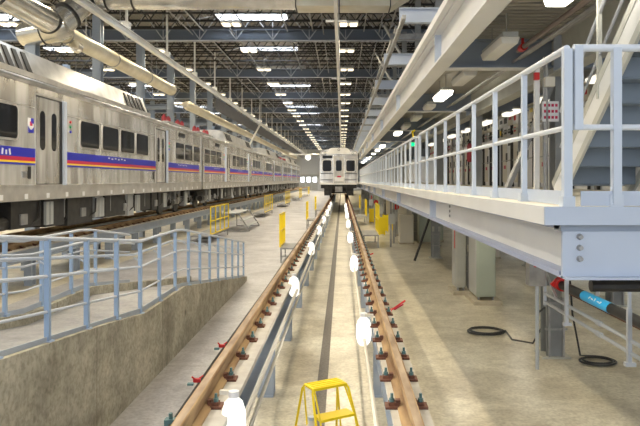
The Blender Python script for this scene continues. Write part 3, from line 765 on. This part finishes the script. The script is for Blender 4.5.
MB().box(1.5,DX1,4.23,4.26,2.08,2.40).box(1.5,DX1,4.16,4.30,2.08,2.095).build('web','paint',t)
MB().box(1.5,DX1,4.26,4.4,2.40,2.445).build('upper_flange','post',t)
for z in (2.365,2.29,2.215): MB().tube([(1.615,4.195,z),(1.615,4.232,z)],[.015,.022],10).build('bolt','midst',t)
for i, y in enumerate([5.4]+[9.76+6.1*k for k in range(16)]):
    o = MB().ibeamx(y, 2.08, 2.44, .2, 1.62, DX1-.1, .025).build('platform_cross_beam','post' if i else 'dark')
    tag(o, ('dark' if i == 0 else 'grey')+f' cross beam under the raised platform, {nth(i+1)} from its near end', 'beam', 'cross beams under the platform')

# railings on platform
def guard(label, y0, y1, x=1.53, both=True, group='pale blue platform railings'):
    t = thing('platform_railing', label, 'railing', (x,y0,DZ), group=group)
    MB().tube([(x,y0,3.645),(x,y1,3.645)],.024,10).build('top_rail','rail_pale',t)
    MB().tube([(x,y0,3.107),(x,y1,3.107)],.02,10).build('middle_rail','rail_pale',t)
    MB().box(x+.02,x+.028,y0,y1,2.575,2.675).build('toe_board','paint',t)
    n = max(1, round((y1-y0)/1.0))
    for k in range(n+1):
        y = y0+(y1-y0)*k/n
        c_ = .056 if abs(y-4.23) < .01 else .042; MB().bar((x,y,2.59),(x,y,3.64),c_,c_).build('post','rail_blue',t)
        MB().box(x-.04,x+.04,y-.045,y+.045,DZ,2.64).build('post_foot','rail_blue',t)
    return t
guard('pale blue platform railing beside the pit, section nearest the viewer', 4.23, 12.2)
secs = [(12.9,21.3),(22.0,30.4),(31.1,39.5),(40.2,50.2),(51,70),(71,90),(91,110)]
for i,(a_,b_) in enumerate(secs): guard(f'pale blue platform railing beside the pit, {nth(i+2)} section back', a_, b_)
# small gates between sections
gt = thing('platform_gate','', 'gate', group='small gates between the railing sections')
MB().bar((0,.05,0),(0,.05,1.05),.04).bar((0,.55,0),(0,.55,1.05),.04).build('stile','rail_blue',gt); MB().bar((0,.05,1.03),(0,.55,1.03),.04).bar((0,.05,.5),(0,.55,.5),.03).build('rail','rail_pale',gt)
P = Proto(gt)
for i,y in enumerate((12.25,21.35,30.45,39.55)): P.put((1.53,y,DZ+.02), f'narrow pale gate in the platform railing, {nth(i+1)} from the near end')
t = thing('yellow_tag','small yellow bracket on top of the first railing gate','bracket',(1.53,13.3,3.66)); MB().bar((1.53,13.3,3.65),(1.50,13.3,3.80),.03).bar((1.50,13.3,3.76),(1.56,13.3,3.82),.03).build('hook','yellow',t)
t = thing('end_railing','pale blue railing across the near end of the platform','railing',(1.6,DY0,DZ))
MB().tube([(1.57,4.22,3.645),(4.2,4.22,3.645)],.026,12).build('top_rail','rail_pale',t)
MB().tube([(1.57,4.22,3.107),(4.2,4.22,3.107)],.02,12).build('middle_rail','rail_pale',t)
MB().bar((1.60,4.22,3.09),(1.60,4.22,3.66),.055,.055).build('end_loop','rail_blue',t)
for x in (1.86,2.8,3.7): MB().bar((x,4.22,DZ+.02),(x,4.22,3.645),.055,.055).box(x-.045,x+.045,4.205,4.27,DZ,2.65).build('post','rail_blue',t)
MB().box(1.62,4.2,4.215,4.225,2.575,2.675).build('toe_board','paint',t)

# columns of platform / mezzanine at x=3.3 and x=6
cl = thing('platform_column','','column',group='grey columns carrying the platform')
MB().icol(0,0,.03,2.08,.28,.30,.03).build('shaft','shaft',cl); MB().box(-.22,.22,-.22,.22,0,.03).build('base_plate','colw',cl)
for s_x in (-.11,.11):
    MB().bar((s_x,-.19,1.1),(s_x,-.19,.0),.03).build('conduit','midst',cl); MB().box(s_x-.035,s_x+.035,-.23,-.16,.95,1.12).build('junction_box','colw',cl)
for z_ in (.45,.85): MB().box(-.17,.17,-.19,-.155,z_-.015,z_+.015).build('cross_strut','midst',cl)
P = Proto(cl)
for i in range(16):
    P.put((3.3, 9.76+6.1*i, 0), f'grey column under the platform in the row nearer the pit, {nth(i+1)} from the near end')
for i in range(8):
    P.put((6.0, 13.7+6.1*i*1, 0), f'grey column under the platform in the row away from the pit, {nth(i+1)} from the near end')
cu = tag(MB().icol(0,0,0,8.3,.24,.30,.03).build('mezzanine_column','shaft'),'','column','grey columns rising from platform to roof deck')
P = Proto(cu)
for i in range(16):
    P.put((3.42, 9.76+6.1*i, DZ), f'grey-blue column standing on the platform, {nth(i+1)} from the near end')

# ================================================================ MEZZANINE ABOVE
MZ = 4.95
struct(MB().box(1.45,6.7,9.7,125,MZ,MZ+.12).box(1.45,2.3,4.4,9.7,MZ,MZ+.12).box(2.3,3.5,6.6,9.7,MZ,MZ+.12).box(3.5,6.7,4.4,9.7,MZ+.001,MZ+.12).build('mezzanine_floor','mezzd'), 'ribbed steel underside of the upper walkway', 'walkway deck')
def long_beam(x, z0, z1, wd, y0, y1, label, m1='white_st'):
    t = thing('mezzanine_beam', label, 'beam', (x,y0,z0))
    MB().box(x-.015,x+.015,y0,y1,z0+.03,z1-.03).build('web',m1,t)
    MB().box(x-wd/2,x+wd/2,y0,y1,z0,z0+.03).box(x-wd/2,x+wd/2,y0,y1,z1-.03,z1).build('flange',m1,t)
    for k in range(17):
        y = 9.3+6.6*k; MB().box(x-wd/2+.01,x-.015,y,y+.05,z0+.03,z1-.03).build('stiffener','paint',t)
    return t
long_beam(1.50, 4.46, 4.95, .24, 3, 125, 'big white beam along the edge of the upper walkway')
MB_ = MB().box(1.30,1.42,3,125,4.95,5.05).build('walkway_kerb','white_st'); tag(MB_, 'white kerb channel on top of the upper walkway edge beam', 'kerb channel')
long_beam(3.3, 4.35, 4.95, .26, 3, 125, 'second big beam under the upper walkway above the column row', 'colw')
for i in range(17):
    y = 9.76+6.1*i
    o = MB().ibeamx(y, 4.5, 4.94, .2, 1.6, 6.6, .03).build('mezzanine_cross_beam','col')
    tag(o, f'dark cross beam with pale lower flange under the upper walkway, {nth(i+1)} from the near end', 'beam', 'cross beams under the upper walkway')
    o = MB().box(1.62,3.15,y-.11,y+.11,4.485,4.499).build('flange_strip','white_st'); tag(o, f'pale flange strip under the upper walkway cross beam, {nth(i+1)} from the near end', 'flange strip', 'pale flange strips')
lf = [5.75,8.6,11.1,13.4,15.7,18.2,21.2,24.2,28.8,33.4,38,42.6,47,52,58,64]
lit = {0,3,7,9,10,11,12,13,14,15}
def strip(litm):
    s_ = thing('strip_lamp','', 'strip lamp', group='strip lamps under the upper walkway')
    MB().ext([(-.13,0),(-.10,-.09),(.10,-.09),(.13,0)],-.58,.58).build('lens', litm, s_, bevel=.012)
    MB().box(-.1,.1,-.6,.6,0,.06).build('housing','greyc',s_)
    MB().tube([(0,-.4,.06),(0,-.4,.36)],.01,5).build('hanger','midst',s_)
    MB().tube([(0,.4,.06),(0,.4,.36)],.01,5).build('hanger','midst',s_)
    return s_
PL, PU = Proto(strip('lensm')), Proto(strip('lensoff'))
for i, y in enumerate(lf):
    (PL if i in lit else PU).put((2.17, y, 4.6), ('glowing' if i in lit else 'unlit')+f' strip lamp under the upper walkway, {nth(i+1)} from the near end')
PV = Proto(strip('lensfill'))  # this row's glow is added to lift the storage area
for i in range(8): PV.put((4.45, 10.5+2.9*i, 4.55), f'strip lamp with added glow under the far side of the upper walkway, {nth(i+1)} from the near end')
for k, (x, z, r, l) in enumerate(((2.55,4.62,.035,'brown'),(2.68,4.60,.022,'thin grey'),(2.8,4.66,.03,'grey'))):
    o = MB().tube([(x,4,z),(x,9.0+k*.4,z)] if k == 0 else [(x,4,z),(x,70,z)], r, 8).build('mezzanine_pipe', 'midst' if k else 'brown'); tag(o, f'{l} pipe running under the upper walkway beside the strip lamps', 'pipe', 'pipes under the upper walkway')
t = thing('red_valve','red sprinkler valve on the pipe under the upper walkway','valve',(2.55,9.1,4.6)); MB().tube([(2.55,8.7,4.62),(2.55,8.85,4.62)],.055,10).build('body','red',t); MB().tube([(2.55,8.78,4.62),(2.55,8.78,4.75)],.02,6).build('stem','red',t)

# high bracket beams beyond (trolley supports)
t = thing('trolley_rail','thin grey trolley rail high above the walkway edge','rail',(1.6,20,7.0)); MB().box(1.55,1.65,16,120,6.9,7.0).build('bar','midst',t)
for i in range(15):
    y = 9.76+6.1*(i+1)+1.0
    o = MB().ibeamx(y, 7.0, 7.4, .22, 1.55, 3.4, .03).build('bracket_beam','paint'); tag(o, f'pale grey bracket beam above the upper walkway, {nth(i+1)} from the near end', 'beam', 'bracket beams above the upper walkway')
    o2 = MB().ibeamx(y+3, 8.6, 8.85, .2, 2.0, 6.4, .03).build('high_tie_beam','midst'); tag(o2, f'grey tie beam between the right columns high up, {nth(i+1)} from the near end', 'beam', 'tie beams high on the right')
for i, (y, z) in enumerate(((26,7.9),(33,8.1),(42,8.0))):
    o = MB().bar((3.4,y,z-1.5),(1.9,y+2,z+1.8),.1).bar((2.2,y-1,z+1),(2.2,y+6,z+1),.12).build('brace_frame','midst'); tag(o, f'grey diagonal brace frame above the upper walkway, {nth(i+1)} from the near end', 'brace', 'diagonal braces above the upper walkway')

# ---------------------------------------------------------------- stairs on the platform
t = thing('steel_stair','grey steel stair climbing from the platform to the upper walkway','stair',(2.9,7.1,DZ))
def st(x, m_='white_st'):
    a_ = Vector((x,7.15,DZ+.02)); b_ = Vector((x,3.9,DZ+.02+3.25*.78))
    u_ = Vector((0,.615,.788))*.13
    o_ = MB().bar(a_, b_, .02, .25).build('stringer', m_, t)
    MB().bar(a_+u_, b_+u_, .08, .03, (1,0,0)).bar(a_-u_, b_-u_, .08, .03, (1,0,0)).build('channel_edge','colw',o_)
    return o_
st(2.46); st(3.20)
rise = .19
for k in range(13):
    z = DZ+.16+rise*k; y = 7.0-(rise/.78)*k
    o = MB().box(2.48,3.18,y-.25,y,z-.03,z).box(2.48,3.18,y-.262,y-.25,z-.02,z+rise-.03).build('tread','stair',t)
    MB().box(2.48,3.18,y-.012,y+.012,z-.045,z+.002).build('nosing','paint',o)
for x in (2.46,3.20):
    a_ = Vector((x,7.0,DZ+.95)); b_ = Vector((x,4.0,DZ+.95+3*.78))
    MB().tube([a_,b_],.02,8).tube([a_-Vector((0,0,.4)),b_-Vector((0,0,.4))],.015,8).build('hand_rail','galv',t)
    for k in range(4):
        y = 6.9-k*.95; z = DZ+.02+(7.15-y)*.78; MB().bar((x,y,z),(x,y,z+.95),.04).build('hand_rail_post','colw',t)

# fire call point & board & brace beside it
t = thing('fire_alarm','small red fire alarm box on a grey post behind the railing','fire alarm',(2.55,6.9,DZ)); MB().box(2.42,2.48,7.8,7.86,DZ,4.2).build('pole','white_st',t)
MB().box(2.40,2.46,7.74,7.8,4.0,4.09).build('alarm_box','red',t); 
t = thing('notice_board','white notice board with red marks on a post beyond the railing','notice board',(3.5,9.4,DZ)); MB().box(3.02,3.08,9.3,9.36,DZ,4.6).build('pole','midst',t)
b = MB().box(2.98,3.22,9.24,9.28,3.62,3.92).build('board','white',t); m = MB()
for i in range(4):
    for j in range(3): m.box(3.0+.055*i,3.035+.055*i,9.23,9.24,3.66+.09*j,3.70+.09*j)
m.build('red_marks','sred',b)
t = thing('junction_box','small cream junction box beside the fire alarm','junction box',(2.62,7.8,DZ)); MB().box(2.60,2.62,7.9,7.93,DZ,4.3).build('conduit','midst',t); MB().box(2.56,2.68,7.82,7.9,3.93,4.05).build('box','cream',t)
t = thing('knee_brace','grey diagonal brace at the first platform column','brace',(3.0,9.6,DZ)); MB().bar((2.45,9.3,DZ),(3.27,9.6,4.3),.07).build('strut','midst',t)
t = thing('fire_extinguisher','red fire extinguisher on a column behind the platform railing','fire extinguisher',(3.1,15.6,DZ))
MB().tube([(3.2,15.58,3.2),(3.2,15.58,3.24),(3.2,15.58,3.60),(3.2,15.58,3.67)],[.05,.07,.07,.03],12).build('cylinder','redr',t); MB().tube([(3.2,15.58,3.67),(3.2,15.53,3.72)],.025,8).build('valve','gasket',t); MB().box(3.17,3.36,15.6,15.712,3.3,3.45).build('bracket','midst',t)

# ---------------------------------------------------------------- racks along the far side of the platform
CX = 4.75
cb = thing('metal_cabinet','', 'cabinet', group='metal cabinets along the far side of the platform')
MB().box(0,.55,-.5,.5,.08,1.55).box(.03,.5,-.47,.47,0,.08).build('carcass','white',cb)
for s in (-1,1):
    d = MB().box(-.02,0,s*.25-.235,s*.25+.235,.12,1.50).build('door','cream' if s>0 else 'white',cb)
    MB().box(-.035,-.02,s*.05-.015,s*.05+.015,.7,.95).build('handle','gasket',d)
MB().box(-.03,-.015,-.4,-.15,1.15,1.35).build('dark_label','gasket',cb)
for sy_ in (-.5,.5): MB().box(-.05,.0,sy_-.02,sy_+.02,0,1.7).build('frame_post','dark',cb)
MB().box(-.04,-.0,-.5,.5,1.55,1.60).box(-.04,0,-.5,.5,.72,.745).build('frame_rail','colw',cb)
MB().box(-.03,-.015,.12,.3,.5,.6).build('red_label','sred',cb)
P = Proto(cb)
for i in range(18):
    P.put((CX, 9.8+1.15*i+(.3 if i%3==2 else 0), DZ), f'tall metal cabinet on the far side of the platform, {nth(i+1)} from the near end')
t = thing('storage_shelf','long steel shelf above the metal cabinets','shelf',(CX,9,DZ))
MB().box(CX-.05,CX+.6,9,34,3.93,3.98).box(CX-.06,CX-.03,9,34,3.88,4.0).build('shelf_board','white_st',t)
MB().box(CX-.05,CX+.6,9,34,4.62,4.66).build('top_board','cream',t)
for k in range(11): MB().box(CX-.08,CX-.03,9.0+2.5*k-.03,9.0+2.5*k+.03,DZ,4.66).build('upright','midst',t)
ccs = ['white','cream','greyc','white','cream','white']
bx = {}
for mm in ('white','cream','greyc'):
    o = thing('parts_bin','', 'parts bin', group='parts bins on the long shelf')
    MB().box(-.02,.45,-.21,.21,0,.30).build('bin',mm,o, bevel=.01)
    bx[mm] = o
lbm = ['red','syel','gasket','sred','gasket','syel','gasket']
cntb = 0
for k in range(50):
    y = 9.2+.49*k
    if abs((y-9.0) % 2.5) < .22 or abs((y-9.0) % 2.5-2.5) < .22: continue
    for lev in range(2):
        mm = R.choice(ccs); cntb += 1; z = 3.98+.315*lev
        o = thing('parts_bin', f'{ {"white":"white","cream":"cream","greyc":"grey"}[mm]} parts bin on the {"lower" if lev==0 else "upper"} tier of the long shelf, {nth(k+1)} along', 'parts bin', (CX,y,z), group='parts bins on the long shelf')
        b_ = bpy.data.objects.new('bin', bx[mm].children[0].data); COL.objects.link(b_); b_.parent = o
        w1 = R.uniform(.14,.3); c1 = R.uniform(-.05,.05)
        MB().box(CX-.035,CX-.018,y+c1-w1/2,y+c1+w1/2,z+.08+R.uniform(0,.08),z+.2+R.uniform(0,.05)).build('label_plate', R.choice(lbm), o)
for o in bx.values():
    for ch in list(o.children): bpy.data.objects.remove(ch)
    bpy.data.objects.remove(o)

# ================================================================ UNDER THE PLATFORM
t = thing('control_box','grey control box with red button on a post by the first platform column','control box',(2.85,9.3,0))
MB().box(2.70,2.93,8.95,9.15,1.22,1.62).build('box','midst',t); MB().tube([(2.78,8.93,1.52),(2.78,8.95,1.52)],.025,10).build('button','red',t)
MB().tube([(2.84,9.05,0),(2.84,9.05,1.22)],.03,8).build('post','galv',t); MB().bar((2.84,9.08,.8),(3.1,9.5,.8),.02).build('wire','hose',t)
def coil(name, label, cx, cy, r0, n, tail):
    m = MB()
    pts = []
    for k in range(int(n*20)):
        a_ = k/20*2*PI; r_ = r0*(1+.12*math.sin(k*.13)); pts.append((cx+r_*math.cos(a_)*1.2, cy+r_*math.sin(a_), .022+.012*(k/20)))
    pts += tail
    o = m.tube(pts,.016,6).build(name,'hose'); return tag(o,label,'hose','black hoses on the floor')
coil('coiled_hose','black hose coiled on the floor left of the column with the control box',2.60,11.2,.25,3,[(2.9,10.6,.03),(3.1,10.1,.1),(3.2,9.95,.4)])
coil('coiled_hose','black hose looped on the floor right of the column with the control box',3.85,9.35,.2,2.3,[(3.6,9.4,.1),(3.52,9.5,.7),(3.5,9.55,1.2)])
def pipe_rack():
    t = thing('pipe_rack','galvanised bracket rack with two silver rods beside the platform end','pipe rack',(3.05,6.5,0))
    for y in (4.6,6.45,8.25): 
        MB().box(2.955,3.0,y-.02,y+.02,.82,1.42).box(2.93,3.04,y-.03,y+.03,.82,.86).bar((2.98,y,1.4),(2.98,y,2.1),.03).build('bracket','galv',t)
    for z in (.95,1.08):
        MB().tube([(3.0,2.5,z),(3.0,9.2,z)],.022,10).build('rod','galv',t)
        for y in (5.4,7.2): MB().tube([(3.0,y,z),(3.0,y+.12,z)],.032,10).build('coupling','galv',t)
    MB().bar((3.0,9.2,.9),(3.0,9.2,1.45),.04).bar((3.0,8.7,1.1),(3.0,9.2,1.42),.03).build('end_frame','galv',t)
    return t
pipe_rack()
t = thing('exhaust_pipe','dark brown pipe with blue tape and red clamp beside the platform end','pipe',(3.08,6.5,1.3))
MB().tube([(3.10,2.2,1.27),(3.10,8.9,1.27)],.06,14).build('pipe','dark',t)
MB().tube([(3.18,2.2,1.19),(3.18,8.9,1.19)],.04,10).build('lower_pipe','clip',t)
tp = MB().tube([(3.10,7.15,1.27),(3.10,7.95,1.27)],.064,14,cap=False).build('blue_tape','blue',t)
m = MB()
for k,(y,dz) in enumerate(((7.68,0),(7.6,.02),(7.52,-.01),(7.42,.015),(7.36,0))): m.bar((3.045,y,1.285+dz),(3.045,y-.05,1.315-dz),.012)
m.build('white_marking','white',tp)
MB().tube([(3.10,8.75,1.27),(3.10,8.9,1.27)],.09,14).bar((2.98,8.85,1.25),(3.1,8.85,1.36),.05).bar((3.1,8.8,1.33),(3.32,8.8,1.40),.05).build('red_clamp','red',t)
t = thing('drain_pipe','black pipe running across under the platform end beam','pipe',(4,5.0,1.9))
MB().tube([(2.0,5.0,1.90),(6.6,5.0,1.90)],.05,10).build('pipe','dark',t); 
for x in (2.05,2.45,3.3): MB().bar((x,5.0,1.82),(x,5.0,2.1),.03).build('hanger','midst',t)
t = thing('cable_bundle','grey cable sagging under the platform end','cable',(4,6,1.7)); MB().tube([(2.6,6.2,1.78),(3.1,6.2,1.66),(3.8,6.2,1.68),(5,6.2,1.74),(6.6,6.2,1.76)],.03,8).build('cable','post',t); MB().bar((2.6,6.2,1.78),(2.6,6.2,2.1),.02).build('hanger','midst',t)
def cab(name, label, x0, x1, y0, y1, h, m_, side):
    t = thing(name, label, 'cabinet', ((x0+x1)/2,y0,0), group='grey-green cabinets under the platform')
    MB().box(x0-.08,x1+.12,y0-.12,y1+.12,0,.09).build('plinth','pad',t)
    MB().box(x0,x1,y0,y1,.16,h).build('carcass',m_,t,bevel=.01)
    for x in (x0+.05,x1-.05): MB().box(x-.02,x+.02,y0+.03,y0+.08,.09,.16).build('foot','midst',t)
    MB().box(x0+.03,x1-.03,y0-.012,y0,.2,h-.05).build('front_panel',m_,t)
    MB().box(x0-.012,x0,y0+.04,y1-.04,.2,h-.05).build('side_door','greyc',t)
    return t
cab('equipment_cabinet','larger grey-green cabinet on a plinth under the platform',2.98,3.40,13.75,14.6,2.0,'green',1)
c2 = cab('equipment_cabinet','smaller grey cabinet with red stripe on a plinth under the platform',2.74,2.98,14.95,15.45,1.82,'colw',1)
MB().box(2.715,2.73,15.0,15.05,1.1,1.6).build('red_stripe','red',c2)
t = thing('slanted_tray','pale open box leaning on top of the smaller cabinet','tray',(2.9,15.3,1.82)); MB().bar((2.72,15.2,1.86),(2.98,15.2,2.0),.3,.03).build('tray','cream',t)
for i,(x,y,h) in enumerate(((2.78,27,1.25),(3.65,27.3,1.25),(2.9,31,1.5),(4.2,28,1.9),(5.2,22,1.9),(4.6,36,1.8),(3.0,38,1.7),(2.6,45,1.8),(3.2,52,1.8))):
    t = thing('floor_cabinet', f'cream cabinet standing under the platform, {nth(i+1)} of those behind the grey-green pair','cabinet',(x,y,0),group='cream cabinets far under the platform')
    MB().box(x-.3,x+.3,y-.3,y+.3,.06,h).build('carcass','cream' if i%2==0 else 'green',t,bevel=.01); MB().box(x-.26,x+.26,y-.315,y-.3,.12,h-.06).build('door','cream' if i%2==0 else 'green',t); MB().box(x-.33,x+.33,y-.33,y+.33,0,.06).build('plinth','pad',t)
fill_lamp = strip('lensm'); fill_lamp['group'] = 'added fill lamps under the platform'  # added lamps, put in only to brighten the floor under the platform
PQ = Proto(fill_lamp)
for i in range(14): PQ.put((4.6 if i%2 else 2.5, 6.8+3.05*(i*2 if i > 3 else i), 2.11), f'added fill strip lamp under the raised platform, {nth(i+1)} from its near end')
t = thing('knee_strut','dark slanting strut under the platform by the second column','brace',(2.6,20,0)); MB().bar((2.45,21,.02),(3.2,21.3,2.05),.06).build('strut','dark',t)
for i,(x,y) in enumerate(((2.0,31),(2.3,33),(2.9,34),(1.9,40),(2.5,42),(3.0,37))):
    o = MB().box(x-.16,x+.16,y-.05,y+.05,.05,.9).bar((x-.12,y,0),(x-.12,y,.95),.05).bar((x+.12,y,0),(x+.12,y,.95),.05).build('yellow_barrier','yellow'); tag(o, f'yellow barrier post panel under the platform, {nth(i+1)} from the near end','barrier','yellow barriers under the platform')
for i,(x,y) in enumerate(((2.0,36.5),(2.6,30.0),(2.2,47))):
    t = thing('hose_reel', f'red hose reel under the platform, {nth(i+1)} from the near end','hose reel',(x,y,0),group='red hose reels')
    MB().tube([(x,y-.12,1.45),(x,y+.12,1.45)],.14,16).build('drum','red',t); MB().bar((x,y+.15,0),(x,y+.15,2.08),.06).build('post','midst',t)
for i,y in enumerate((25.5,27,30,33,36,40,44,48,54,60)):
    x = 2.0+.25*(i%3)
    t = thing('utility_drop', f'grey utility post with outlet box under the platform edge, {nth(i+1)} from the near end','utility post',(x,y,0),group='utility posts under the platform')
    MB().bar((x,y,0),(x,y,2.08),.07).bar((x+.14,y,0.4),(x+.14,y,2.08),.04).build('post','midst',t); MB().box(x-.1,x+.16,y-.12,y-.03,.95,1.35).build('outlet_box','greyc',t)

t = thing('green_sign','small green lit sign hanging above the platform railing','sign',(2.25,20,3.9))
MB().box(2.17,2.33,19.98,20.02,3.84,3.95).build('panel','sign',t); MB().tube([(2.25,20,3.95),(2.25,20,4.95)],.01,5).build('hanger','midst',t)
# wall lamp at the far end
t = thing('wall_floodlight','bright round floodlight at the far end wall beside the pit train','floodlight',(-8.2,150,8.2))
MB().tube([(-8.2,150,8.2),(-8.2,149.8,8.2)],.7,16).build('lens','lensp',t); MB().bar((-8.2,150,8.9),(-8.2,150,11.8),.1).build('stem','midst',t)
o = MB().tube([(-33,118,7.6),(13,118,7.6)],.14,8).build('cross_pipe','white_st'); tag(o,'pale pipe crossing the whole shop high up near the back','pipe')
